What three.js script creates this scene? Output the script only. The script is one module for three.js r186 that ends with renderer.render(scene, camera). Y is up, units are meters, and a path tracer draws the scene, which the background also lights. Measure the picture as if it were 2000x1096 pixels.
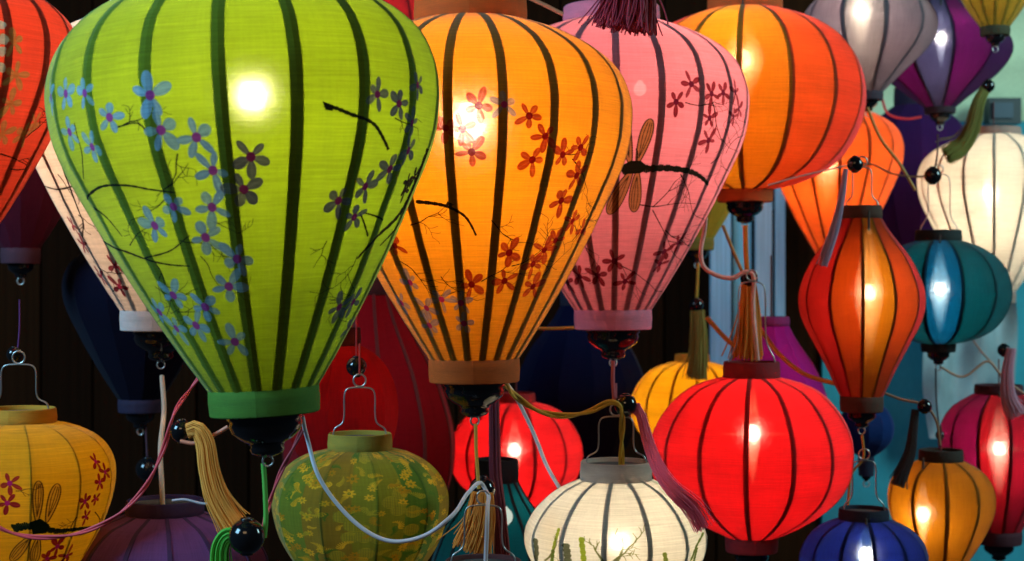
import * as THREE from 'three';
import { mergeGeometries } from 'three/addons/utils/BufferGeometryUtils.js';

// ------------------------------------------------------------------ camera, light, exposure
const scene = new THREE.Scene();
const EYE = 1.9, FOV = 20, PW = 2000, PH = 1096;
const camera = new THREE.PerspectiveCamera(FOV, PW / PH, 0.05, 60);
camera.position.set(0, EYE, 0);
camera.lookAt(0, EYE, -5);
camera.focus = 1.92;
camera.userData.fStop = 6.5;
const renderer = new THREE.WebGLRenderer({ antialias: true });
renderer.setSize(1024, 561);
renderer.toneMapping = THREE.LinearToneMapping;
renderer.toneMappingExposure = 1;
renderer.shadowMap.enabled = true;
scene.background = new THREE.Color(0.012, 0.016, 0.024);          // the night street behind the camera

// cool street light from the upper left, in front of the lanterns
function areaLamp(name, x, y, z, w, h, color, power, tx, ty, tz) {
  const l = new THREE.RectAreaLight(new THREE.Color(...color), power, w, h);
  l.name = name; l.position.set(x, y, z); l.lookAt(tx, ty, tz); scene.add(l);
}
areaLamp('street_light', -2.35, 3.1, -0.75, 1.1, 1.1, [0.32, 0.7, 1.0], 24, -0.25, 1.95, -2.0);
areaLamp('shop_light', 2.5, 2.9, -2.2, 0.7, 0.9, [0.5, 0.88, 0.9], 25, 1.3, 2.0, -4.1);
areaLamp('warm_front_fill', -0.5, 3.1, 0.5, 1.0, 0.6, [1.0, 0.66, 0.34], 4.2, -0.1, 1.8, -2.1);  // added fill light from the front, warms the unlit lanterns

// ------------------------------------------------------------------ helpers
let seed = 7;
const rnd = () => { seed = (seed + 0x6d2b79f5) | 0; let t = Math.imul(seed ^ (seed >>> 15), 1 | seed); t = (t + Math.imul(t ^ (t >>> 7), 61 | t)) ^ t; return ((t ^ (t >>> 14)) >>> 0) / 4294967296; };
const rr = (a, b) => a + (b - a) * rnd();
const K = 2 * Math.tan(FOV * Math.PI / 360) / PH;                 // metres per photo pixel at one metre
const at = (px, py, d) => new THREE.Vector3((px - PW / 2) * K * d, EYE - (py - PH / 2) * K * d, -d);
const lin = (hex) => new THREE.Color(hex);
const used = new Map();
const numbered = (n) => { const k = used.get(n) ?? 0; used.set(n, k + 1); return k ? `${n}_${String(k).padStart(3, '0')}` : n; };
function thing(name, label, category, group, pos) {
  const o = new THREE.Group(); o.name = numbered(name); scene.add(o);
  if (pos) o.position.copy(pos);
  o.userData = { label, category }; if (group) o.userData.group = group;
  return o;
}
function part(name, geo, mat, parent, label) {
  const m = new THREE.Mesh(geo, mat); m.name = name; m.castShadow = m.receiveShadow = true; parent.add(m);
  if (label) m.userData.label = label;
  return m;
}
const sphere = (r, x = 0, y = 0, z = 0, w = 20, h = 14) => new THREE.SphereGeometry(r, w, h).translate(x, y, z);
const lathe = (pts, seg = 40) => new THREE.LatheGeometry(pts.map(([r, y]) => new THREE.Vector2(r, y)), seg);
function interp(tab, x) {                                         // tab sorted by falling key
  if (x >= tab[0][0]) return tab[0][1];
  for (let i = 1; i < tab.length; i++) if (x >= tab[i][0]) {
    const [x0, y0] = tab[i - 1], [x1, y1] = tab[i], t = (x - x0) / (x1 - x0);
    const m0 = i > 1 ? (y1 - tab[i - 2][1]) / (x1 - tab[i - 2][0]) : (y1 - y0) / (x1 - x0);
    const m1 = i < tab.length - 1 ? (tab[i + 1][1] - y0) / (tab[i + 1][0] - x0) : (y1 - y0) / (x1 - x0);
    const h = x1 - x0, t2 = t * t, t3 = t2 * t;
    return y0 * (2 * t3 - 3 * t2 + 1) + m0 * h * (t3 - 2 * t2 + t) + y1 * (-2 * t3 + 3 * t2) + m1 * h * (t3 - t2);
  }
  return tab[tab.length - 1][1];
}
const smoothTube = (pts, r, seg = 40, rad = 7) => new THREE.TubeGeometry(new THREE.CatmullRomCurve3(pts, false, 'centripetal'), seg, r, rad, false);

// ------------------------------------------------------------------ textures
function noiseField(w, h, sx, sy) {                                // tileable value noise, cells sx by sy pixels
  const gw = Math.max(2, Math.round(w / sx)), gh = Math.max(2, Math.round(h / sy)), g = new Float32Array(gw * gh).map(() => rnd());
  const f = new Float32Array(w * h), s = (t) => t * t * (3 - 2 * t);
  for (let y = 0; y < h; y++) {
    const v = y / h * gh, y0 = Math.floor(v), fy = s(v - y0), a = (y0 % gh) * gw, b = ((y0 + 1) % gh) * gw;
    for (let x = 0; x < w; x++) {
      const u = x / w * gw, x0 = Math.floor(u), fx = s(u - x0), i = x0 % gw, j = (x0 + 1) % gw;
      f[y * w + x] = (g[a + i] * (1 - fx) + g[a + j] * fx) * (1 - fy) + (g[b + i] * (1 - fx) + g[b + j] * fx) * fy;
    }
  }
  return f;
}
const WEAVE = 512;
function weaveField(kind) {                                        // slub weave: long horizontal threads, fine crossing threads
  const a = noiseField(WEAVE, WEAVE, 90, 2.2), b = noiseField(WEAVE, WEAVE, 26, 2), c = noiseField(WEAVE, WEAVE, 2, 2), d = noiseField(WEAVE, WEAVE, 2, 60), e = noiseField(WEAVE, WEAVE, 128, 110);
  const o = new Float32Array(WEAVE * WEAVE);
  for (let i = 0; i < o.length; i++) o[i] = kind === 'slub'
    ? 0.6 + 0.17 * a[i] + 0.16 * b[i] * b[i] + 0.06 * c[i] + 0.06 * d[i] + 0.14 * e[i]
    : 0.68 + 0.1 * a[i] + 0.08 * b[i] + 0.05 * c[i] + 0.22 * d[i] + 0.1 * e[i];
  return o;
}
const slub = weaveField('slub'), satin = weaveField('satin');
function fieldTexture(f, gain = 1, rx = 1, ry = 1) {
  const data = new Uint8Array(WEAVE * WEAVE * 4);
  for (let i = 0; i < f.length; i++) { const v = Math.min(255, Math.round(255 * Math.min(1, f[i] * gain))); data.set([v, v, v, 255], i * 4); }
  const t = new THREE.DataTexture(data, WEAVE, WEAVE); t.wrapS = t.wrapT = THREE.RepeatWrapping; t.magFilter = THREE.LinearFilter; t.repeat.set(rx, ry); t.needsUpdate = true;
  return t;
}
const slubTex = fieldTexture(slub, 1, 3, 2), satinTex = fieldTexture(satin, 1, 3, 1.5);

// hand-painted cloth: base dye, weave, brush strokes. draw(g, P) paints with P.flower / P.stroke in the cloth's own metres
function paintedCloth(base, cloth, draw, W = 2048, H = 1024) {
  const cv = document.createElement('canvas'), mk = document.createElement('canvas'); cv.width = W; cv.height = H; mk.width = W; mk.height = H;
  const g = cv.getContext('2d'), k = mk.getContext('2d');
  g.fillStyle = base; g.fillRect(0, 0, W, H); k.fillStyle = '#fff'; k.fillRect(0, 0, W, H);
  draw(g, k, W, H);
  const im = g.getImageData(0, 0, W, H), d = im.data, mk2 = k.getImageData(0, 0, W, H).data;
  for (let y = 0; y < H; y++) for (let x = 0; x < W; x++) {
    const v = cloth[(Math.floor(y * 1.0) % WEAVE) * WEAVE + (Math.floor(x * 0.75) % WEAVE)], i = (y * W + x) * 4;
    const m = Math.pow(v, 0.42);
    d[i] *= m; d[i + 1] *= m; d[i + 2] *= m; d[i + 3] = 255 - 14 * mk2[i] / 255;      // paint fills the gaps between the threads
  }
  g.putImageData(im, 0, 0);
  const map = new THREE.CanvasTexture(cv); map.colorSpace = THREE.SRGBColorSpace;
  const mask = new THREE.CanvasTexture(mk);
  for (const t of [map, mask]) { t.wrapS = THREE.RepeatWrapping; t.wrapT = THREE.ClampToEdgeWrapping; }
  return { map, mask };
}

// ------------------------------------------------------------------ materials
function cloth(color, o = {}) {
  const m = new THREE.MeshPhysicalMaterial({ color: o.map ? new THREE.Color(0.78, 0.78, 0.78) : color, roughness: o.rough ?? 0.965, transmission: o.through ?? 0.62, thickness: 0, side: THREE.DoubleSide, specularIntensity: o.satin ? 0.18 : 0.25, transparent: o.open !== 1, opacity: o.map ? 1 : o.open ?? 0.95 });   // gaps between the threads let bare light through
  if (o.map) { m.map = o.map; m.transmissionMap = o.mask; } else m.map = o.satin ? satinTex : slubTex;
  m.bumpMap = o.satin ? satinTex : slubTex; m.bumpScale = o.satin ? 0.0003 : 0.0006;
  return m;
}
const std = (color, roughness = 0.6, extra = {}) => new THREE.MeshStandardMaterial({ color, roughness, ...extra });
const black = new THREE.MeshPhysicalMaterial({ color: new THREE.Color(0.006, 0.006, 0.007), roughness: 0.14, specularIntensity: 0.4, clearcoat: 0.7, clearcoatRoughness: 0.05 });
const wire = std(new THREE.Color(0.5, 0.48, 0.46), 0.3, { metalness: 0.85 });
const bamboo = std(new THREE.Color(0.05, 0.03, 0.018), 0.8);
const inner = std(new THREE.Color(0.05, 0.045, 0.04), 0.9);
const bandCloth = (c) => { const m = std(c, 0.85); m.map = slubTex; m.bumpMap = slubTex; m.bumpScale = 0.0008; return m; };

// ------------------------------------------------------------------ the back of the shop
const woodField = (() => {
  const a = noiseField(256, 512, 5, 300), b = noiseField(256, 512, 14, 160), c = noiseField(256, 512, 90, 120), data = new Uint8Array(256 * 512 * 4);
  for (let i = 0; i < a.length; i++) { const v = 255 * (0.45 + 0.25 * a[i] + 0.2 * b[i] + 0.1 * c[i]); data.set([v, v, v, 255], i * 4); }
  const t = new THREE.DataTexture(data, 256, 512); t.wrapS = t.wrapT = THREE.RepeatWrapping; t.magFilter = THREE.LinearFilter; t.needsUpdate = true; return t;
})();
const plaster = (() => {
  const a = noiseField(512, 512, 120, 90), b = noiseField(512, 512, 30, 40), c = noiseField(512, 512, 4, 4), data = new Uint8Array(512 * 512 * 4);
  for (let i = 0; i < a.length; i++) { const v = 255 * Math.min(1, 0.5 + 0.35 * a[i] + 0.2 * b[i] + 0.08 * c[i]); data.set([v, v, v, 255], i * 4); }
  const t = new THREE.DataTexture(data, 512, 512); t.wrapS = t.wrapT = THREE.RepeatWrapping; t.magFilter = THREE.LinearFilter; t.needsUpdate = true; return t;
})();
{
  const D = 4.15;
  const wall = new THREE.Group(); wall.name = 'back_wall'; wall.userData = { kind: 'structure', label: 'dark brown plank wall behind the lanterns' }; scene.add(wall);
  const tones = [0.03, 0.04, 0.024].map((v) => new THREE.MeshPhysicalMaterial({ color: new THREE.Color(v, v * 0.3, v * 0.09), roughness: 0.8, specularIntensity: 0.08, map: woodField, bumpMap: woodField, bumpScale: 0.003 }));
  const x0 = at(-120, 0, D).x, x1 = at(1600, 0, D).x, n = 17, w = (x1 - x0) / n, g = new THREE.BoxGeometry(w - 0.006, 2.2, 0.03);
  for (let i = 0; i < n; i++) part('plank', g, tones[i % 3], wall).position.set(x0 + (i + 0.5) * w, EYE, -D + rr(-0.004, 0.004));
  part('backing', new THREE.BoxGeometry(x1 - x0 + 0.02, 2.24, 0.04), std(new THREE.Color(0.008, 0.006, 0.005), 0.9), wall).position.set((x0 + x1) / 2, EYE, -D - 0.04);

  const side = new THREE.Group(); side.name = 'side_wall'; side.userData = { kind: 'structure', label: 'turquoise plaster wall at the right' }; scene.add(side);
  const xa = x1 + 0.003, xb = at(2300, 0, D).x;
  part('lower_plaster', new THREE.BoxGeometry(xb - xa, 1.75, 0.06), std(new THREE.Color(0.04, 0.36, 0.46), 0.85, { map: plaster, bumpMap: plaster, bumpScale: 0.002 }), side).position.set((xa + xb) / 2, at(0, 240, D).y - 0.875, -D);
  part('upper_plaster', new THREE.BoxGeometry(xb - xa, 0.6, 0.05), std(new THREE.Color(0.62, 0.68, 0.42), 0.85, { map: plaster, bumpMap: plaster, bumpScale: 0.002 }), side).position.set((xa + xb) / 2, at(0, 240, D).y + 0.302, -D);

  // pale blue boards of a folded shutter
  const sh = thing('window_shutter', 'pale blue wooden shutter leaning behind the pink and red lanterns', 'shutter', null, at(1445, 560, 3.9));
  const blue = [std(new THREE.Color(0.5, 0.74, 0.95), 0.6, { map: woodField }), std(new THREE.Color(0.36, 0.75, 0.9), 0.6, { map: woodField }), std(new THREE.Color(0.66, 0.76, 0.9), 0.6, { map: woodField })];
  const bw = [46, 42, 38, 26]; let x = -62;
  bw.forEach((b, i) => { const s = K * 3.9, m = part('board', new THREE.BoxGeometry((b - 7) * s, 420 * s, 0.022), blue[i % 3], sh); m.position.set((x + b / 2) * s, rr(-4, 4) * s, rr(-0.012, 0.012)); x += b; });
  part('batten', new THREE.BoxGeometry(150 * K * 3.9, 16 * K * 3.9, 0.02), blue[1], sh).position.set(8 * K * 3.9, 160 * K * 3.9, -0.035);

  // a small dark wooden box fixed on the plaster, upper right
  const bx = thing('junction_box', 'small dark box on the pale wall at the upper right', 'box', null, at(1958, 218, 4.05));
  const s = K * 4.05;
  part('case', new THREE.BoxGeometry(62 * s, 50 * s, 0.05), std(new THREE.Color(0.004, 0.007, 0.01), 0.5), bx);
  part('front_panel', new THREE.BoxGeometry(40 * s, 30 * s, 0.006), std(new THREE.Color(0.006, 0.025, 0.05), 0.4), bx).position.set(-6 * s, 0, 0.029);

  // pale cloth sheets hung up against the turquoise wall
  const cl = thing('hanging_cloth', 'pale grey cloth hanging crumpled on the turquoise wall', 'cloth', null, at(1895, 690, 4.0));
  const pg = new THREE.PlaneGeometry(185 * s, 330 * s, 40, 40), p = pg.attributes.position;
  for (let i = 0; i < p.count; i++) { const u = p.getX(i) / s / 90, v = p.getY(i) / s / 160; p.setZ(i, 0.012 * Math.sin(u * 5 + v * 2.2) + 0.008 * Math.sin(u * 9 - v * 4) ); p.setX(i, p.getX(i) * (1 - 0.15 * v * v)); }
  pg.computeVertexNormals();
  part('sheet', pg, std(new THREE.Color(0.36, 0.46, 0.5), 0.9, { side: THREE.DoubleSide, map: plaster }), cl);
  part('sheet_hem', new THREE.BoxGeometry(182 * s * 0.85, 6 * s, 0.012), std(new THREE.Color(0.42, 0.5, 0.52), 0.9), cl).position.set(0, 166 * s, 0.004);
}

// ------------------------------------------------------------------ lanterns
// outlines: height from the widest ring (upwards positive) against radius, both in units of the widest radius
const BALLOON = [[0.605, 0.34], [0.567, 0.46], [0.53, 0.563], [0.425, 0.762], [0.34, 0.866], [0.25, 0.938], [0.106, 0.99], [0, 1], [-0.18, 0.98], [-0.315, 0.938], [-0.41, 0.896], [-0.61, 0.797], [-0.74, 0.732], [-0.916, 0.636], [-1.08, 0.543], [-1.318, 0.397], [-1.51, 0.272]];
const ROUND = [[0.78, 0.3], [0.74, 0.42], [0.66, 0.6], [0.5, 0.81], [0.27, 0.95], [0, 1], [-0.2, 0.972], [-0.4, 0.885], [-0.56, 0.76], [-0.67, 0.6], [-0.75, 0.4], [-0.79, 0.22]];
const GLOBE = [[0.74, 0.26], [0.69, 0.46], [0.6, 0.66], [0.41, 0.85], [0.2, 0.965], [0, 1], [-0.22, 0.97], [-0.42, 0.86], [-0.6, 0.66], [-0.735, 0.44], [-0.83, 0.24]];
const ONION = [[0.68, 0.38], [0.62, 0.52], [0.5, 0.76], [0.33, 0.92], [0.14, 0.99], [0, 1], [-0.2, 0.97], [-0.45, 0.86], [-0.75, 0.68], [-1.0, 0.5], [-1.2, 0.36]];
const SPINDLE = [[1.36, 0.3], [1.15, 0.42], [0.95, 0.57], [0.7, 0.76], [0.45, 0.89], [0.2, 0.98], [0, 1], [-0.2, 0.975], [-0.4, 0.905], [-0.62, 0.79], [-0.85, 0.67], [-1.1, 0.54], [-1.36, 0.42], [-1.56, 0.32]];
const DIAMOND = [[0.85, 0.3], [0.62, 0.52], [0.38, 0.8], [0.2, 0.94], [0, 1], [-0.18, 0.97], [-0.4, 0.83], [-0.63, 0.6], [-0.82, 0.4], [-1.02, 0.2]];
const JAR = [[0.5, 0.34], [0.46, 0.55], [0.36, 0.77], [0.2, 0.93], [0, 1], [-0.2, 0.965], [-0.5, 0.83], [-0.95, 0.62], [-1.2, 0.45]];
const GROUP = 'silk lanterns hanging in the shop front';

// the spot (angle round the lantern, height in radii) that stands before photo pixel px, py
function spot(o, px, py) {
  const s = K * o.d, R = o.R * s, m = new THREE.Matrix4().makeRotationFromEuler(new THREE.Euler((o.lean ?? 0) * Math.PI / 180, 0, (o.tilt ?? 0) * Math.PI / 180)).setPosition(at(o.x, o.y, o.d));
  const tilt = (o.tilt ?? 0) * Math.PI / 180, top = o.profile[0][0], bot = o.profile[o.profile.length - 1][0];
  let tx = px, ty = py, a = 0, y = 0; const v = new THREE.Vector3();
  for (let i = 0; i < 14; i++) {
    const dx = (tx - o.x) / o.R, dy = (o.y - ty) / o.R, x = dx * Math.cos(tilt) + dy * Math.sin(tilt); y = Math.max(bot, Math.min(top, -dx * Math.sin(tilt) + dy * Math.cos(tilt)));
    const r = interp(o.profile, y); a = Math.asin(Math.max(-0.99, Math.min(0.99, x / r)));
    v.set(R * r * Math.sin(a), R * y, R * r * Math.cos(a)).applyMatrix4(m);
    tx += 0.8 * (px - (PW / 2 + v.x / (-v.z * K))); ty += 0.8 * (py - (PH / 2 + (EYE - v.y) / (-v.z * K)));
  }
  return [a, y, interp(o.profile, y)];
}
function tubeAlong(pts, r, rad = 6) { return smoothTube(pts, r, Math.max(12, pts.length * 7), rad); }

function lantern(o) {
  const s = K * o.d, R = o.R * s, n = o.n, step = 2 * Math.PI / n, prof = o.profile, rowsN = o.rows ?? 44, top = prof[0], bot = prof[prof.length - 1];
  const L = thing('silk_lantern', o.label, 'lantern', GROUP, at(o.x, o.y, o.d));
  L.rotation.set((o.lean ?? 0) * Math.PI / 180, 0, (o.tilt ?? 0) * Math.PI / 180);
  const rows = [];
  for (let i = 0; i <= rowsN; i++) { const k = i / rowsN, e = k - 0.03 * Math.sin(2 * Math.PI * k), y = top[0] + (bot[0] - top[0]) * e; rows.push([y * R, Math.max(0.02, interp(prof, y)) * R, k, y]); }
  const H = (top[0] - bot[0]);
  // where the camera sees a rib at angle phi (0 faces the viewer, positive to the right)
  const phase = spot(o, o.x + o.R * Math.sin(o.phase ?? 0), o.y)[0], flat = o.flat ?? 0.85;
  const fabric = o.fabric, cols = 8;
  const panelGeo = (k) => {
    const pos = [], uv = [], idx = [];
    for (const [y, r, , yn] of rows) for (let c = 0; c <= cols; c++) {
      const f = c / cols - 0.5, a = phase + (k + 0.5 + f) * step, rp = r * Math.cos(step / 2) / Math.cos(f * step), q = r + (rp - r) * flat + 0.0011 * (1 - Math.pow(2 * f, 6)) * (4 * f * f) * Math.sin(yn * 23 + k * 2.1 + f * 5) * Math.sin(yn * 9.7 + k * 1.3);
      pos.push(Math.sin(a) * q, y, Math.cos(a) * q); uv.push(0.5 + a / (2 * Math.PI), (yn - bot[0]) / H);
    }
    for (let i = 0; i < rowsN; i++) for (let c = 0; c < cols; c++) { const a = i * (cols + 1) + c, b = a + cols + 1; idx.push(a, b, a + 1, b, b + 1, a + 1); }
    const g = new THREE.BufferGeometry(); g.setAttribute('position', new THREE.Float32BufferAttribute(pos, 3)); g.setAttribute('uv', new THREE.Float32BufferAttribute(uv, 2)); g.setIndex(idx); g.computeVertexNormals();
    return g;
  };
  const half = Math.floor(n / 2);
  for (let k = -half; k < n - half; k++) part('silk_panel', panelGeo(k), Array.isArray(fabric) ? fabric[((k % fabric.length) + fabric.length) % fabric.length] : fabric, L, undefined);
  // ribs: flat bamboo strips just under the silk
  const rw = (o.ribW ?? 9) * s / 2, gap = o.ribColor ? -0.0012 : 0.0008 + rw * Math.tan(step / 2) * flat, th = 0.0028;
  const ribGeo = (() => {
    const pos = [], idx = [];
    rows.forEach(([y, r]) => { const wv = rw * (0.72 + 0.28 * Math.min(1, r / R)); for (const [x, q] of [[-wv, r - gap], [wv, r - gap], [wv, r - gap - th], [-wv, r - gap - th]]) pos.push(x, y, Math.max(0.002, q)); });
    for (let i = 0; i < rowsN; i++) for (let c = 0; c < 4; c++) { const a = i * 4 + c, b = i * 4 + (c + 1) % 4; idx.push(a, a + 4, b, b, a + 4, b + 4); }
    const g = new THREE.BufferGeometry(); g.setAttribute('position', new THREE.Float32BufferAttribute(pos, 3)); g.setIndex(idx); const f = g.toNonIndexed(); f.computeVertexNormals(); return f;
  })();
  for (let k = 0; k < n; k++) part('rib', ribGeo, o.ribColor ? std(o.ribColor, 0.8) : bamboo, L).rotation.y = phase + k * step;
  // cloth bands
  const band = (name, yEdge, r, h, up, mat) => {
    const a = yEdge - (up ? 0.004 : -0.004), b = yEdge + (up ? h : -h), ro = r + 0.0022, ri = ro - 0.004;
    const pts = up ? [[ri, a], [ro, a], [ro + 0.0006, a + h * 0.5], [ro - 0.0004, b - 0.0015], [ro - 0.0018, b], [ri, b - 0.001], [ri, a]] : [[ri, b + 0.001], [ro - 0.0018, b], [ro - 0.0004, b + 0.0015], [ro + 0.0006, a - h * 0.5], [ro, a], [ri, a], [ri, b + 0.001]];
    const m = part(name, lathe(pts, 48), mat, L); m.geometry.computeVertexNormals(); return m;
  };
  const cm = bandCloth(o.band), rt = top[1] * R, rb = bot[1] * R, hT = (o.bandTop ?? 34) * s, hB = (o.bandBottom ?? 38) * s;
  band('top_band', top[0] * R, rt, hT, true, cm);
  band('bottom_band', bot[0] * R, rb, hB, false, cm);
  const yT = top[0] * R + hT, yB = bot[0] * R - hB;
  part('top_disc', lathe([[0.0008, yT - 0.006], [rt, yT - 0.006], [rt, yT - 0.01], [0.0008, yT - 0.01]], 40), inner, L);
  // turned black foot with a hook eye
  const q = rb * 0.98;
  part('wooden_foot', lathe([[0.0005, yB + 0.004], [0.72 * q, yB + 0.004], [0.74 * q, yB - 0.07 * q], [0.68 * q, yB - 0.12 * q], [0.71 * q, yB - 0.2 * q], [0.66 * q, yB - 0.34 * q], [0.5 * q, yB - 0.48 * q], [0.36 * q, yB - 0.55 * q], [0.31 * q, yB - 0.62 * q], [0.34 * q, yB - 0.68 * q], [0.29 * q, yB - 0.76 * q], [0.13 * q, yB - 0.82 * q], [0.0005, yB - 0.83 * q]], 36), black, L);
  part('foot_eye', new THREE.TorusGeometry(0.0055, 0.0011, 8, 20).translate(0, yB - 0.83 * q - 0.0045, 0), wire, L);
  // wire handle and cord
  if (o.handle) {
    const hh = o.handle * s, hw = rt * 0.82, pts = [[-hw * 1.08, yT - 0.004], [-hw, yT + 0.006], [-hw * 0.68, yT + hh * 0.25], [-hw * 0.6, yT + hh * 0.9], [-hw * 0.5, yT + hh], [0, yT + hh * 1.04], [hw * 0.5, yT + hh], [hw * 0.6, yT + hh * 0.9], [hw * 0.68, yT + hh * 0.25], [hw, yT + 0.006], [hw * 1.08, yT - 0.004]].map(([x, y]) => new THREE.Vector3(x, y, 0.004));
    part('wire_handle', tubeAlong(pts, 0.00115), wire, L);
    part('wire_ring', new THREE.TorusGeometry(0.0082, 0.0012, 8, 24).translate(0, yT + hh * 1.04 + 0.0092, 0.004), wire, L);
  }
  if (o.cord !== 0) {
    const y0 = o.handle ? yT + o.handle * s * 1.04 + 0.017 : yT - 0.01, len = (o.cord ?? 60) * s;
    part('hanging_cord', new THREE.CylinderGeometry(0.0014, 0.0014, len, 8).translate(0, y0 + len / 2, o.handle ? 0.004 : 0), std(o.cordColor ?? new THREE.Color(0.12, 0.03, 0.03), 0.8), L);
  }
  // lamp
  if (o.lit) {
    const [bxp, byp] = o.bulb ?? [o.x, o.y], c = o.warm ?? [1, 0.76, 0.44], bz = (o.bulbZ ?? 0) * R, bw = at(bxp, byp, o.d - bz).sub(at(o.x, o.y, o.d)), bx = bw.x, by = bw.y;
    const br = o.bulbR ?? 0.014, e = o.glow ?? 60, want = o.lit * R * R * 3.1, I = Math.max(0.12 * want, want - e * Math.PI * br * br * 0.8);
    const bulb = part('bulb', lathe([[0.0004, -br], [br * 0.5, -br * 0.87], [br * 0.87, -br * 0.5], [br, 0], [br * 0.95, br * 0.35], [br * 0.78, br * 0.7], [br * 0.5, br * 0.98], [br * 0.36, br * 1.15], [br * 0.34, br * 1.3], [0.0004, br * 1.3]], 24), new THREE.MeshStandardMaterial({ color: 0xffffff, emissive: new THREE.Color(...(o.bulbColor ?? [1, 0.9, 0.72])), emissiveIntensity: e, roughness: 0.5 }), L);
    bulb.position.set(bx, by, bz); bulb.castShadow = false;
    const l = new THREE.PointLight(new THREE.Color(...c), I); l.position.set(bx, by, bz); l.name = 'bulb_light'; l.castShadow = true; l.shadow.radius = 0.6; L.add(l);
    part('lamp_socket', new THREE.CylinderGeometry(br * 0.5, br * 0.55, br * 1.6, 16).translate(bx, by + br * 2.1, bz), inner, L);
    const y1 = by + br * 2.9, lw = yT - 0.01 - y1;
    if (lw > 0.002) part('lamp_cord', new THREE.CylinderGeometry(0.002, 0.002, lw, 6).translate(bx, y1 + lw / 2, bz), inner, L);
    const fade = (g, f) => { const p = g.attributes.position, c = new Float32Array(p.count * 4); for (let i = 0; i < p.count; i++) c.set([1, 1, 1, f(p.getX(i), p.getY(i))], i * 4); return g.setAttribute('color', new THREE.BufferAttribute(c, 4)); };
    if (o.tube) {                                                  // added glowing streak, upright or crossed, for lamplight spread by the weave
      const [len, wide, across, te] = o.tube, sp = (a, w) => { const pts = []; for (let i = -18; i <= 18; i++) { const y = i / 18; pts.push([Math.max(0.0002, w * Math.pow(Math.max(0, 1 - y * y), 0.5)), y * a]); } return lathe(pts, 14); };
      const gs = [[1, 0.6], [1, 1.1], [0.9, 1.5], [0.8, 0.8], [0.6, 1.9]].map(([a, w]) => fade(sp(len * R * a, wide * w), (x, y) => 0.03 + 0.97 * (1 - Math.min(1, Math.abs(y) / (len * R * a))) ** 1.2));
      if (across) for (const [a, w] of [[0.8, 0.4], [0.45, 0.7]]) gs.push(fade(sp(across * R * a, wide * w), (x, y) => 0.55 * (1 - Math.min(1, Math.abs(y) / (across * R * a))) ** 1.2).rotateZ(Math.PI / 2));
      const t = part('glow_streak', mergeGeometries(gs), new THREE.MeshStandardMaterial({ color: 0xffffff, emissive: new THREE.Color(...(o.streakColor ?? [1, 0.8, 0.5])), emissiveIntensity: te * 0.7, roughness: 0.6, vertexColors: true, transparent: true, opacity: 0.13, side: THREE.DoubleSide }), L); t.position.set(bx, by, bz); t.castShadow = false;
    }
    if (o.halo || o.tube) {                                                  // added thin shells round the bulb, shaped to give it a soft halo
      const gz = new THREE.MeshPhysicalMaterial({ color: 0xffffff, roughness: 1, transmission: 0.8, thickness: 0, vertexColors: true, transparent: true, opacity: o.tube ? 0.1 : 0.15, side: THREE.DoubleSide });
      part('halo_shells', mergeGeometries((o.tube ? [1.25, 1.6, 2.1, 2.8] : [1.2, 1.4, 1.65, 1.95, 2.3, 2.75, 3.3, 4.0]).map((k) => new THREE.SphereGeometry(br * k, 24, 16).translate(0, br * 0.3, 0)).map((g, q, all) => fade(g, () => (1 - q / all.length) ** 1.3))), gz, L).position.set(bx, by, bz);
    }
  }
  L.userData.edge = { s, R, rows, yT, yB, rb, rt, q };
  const e = L.userData.edge; delete L.userData.edge;
  return Object.assign(e, { group: L, o, foot: yB - 0.83 * q - 0.009 });
}

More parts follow.
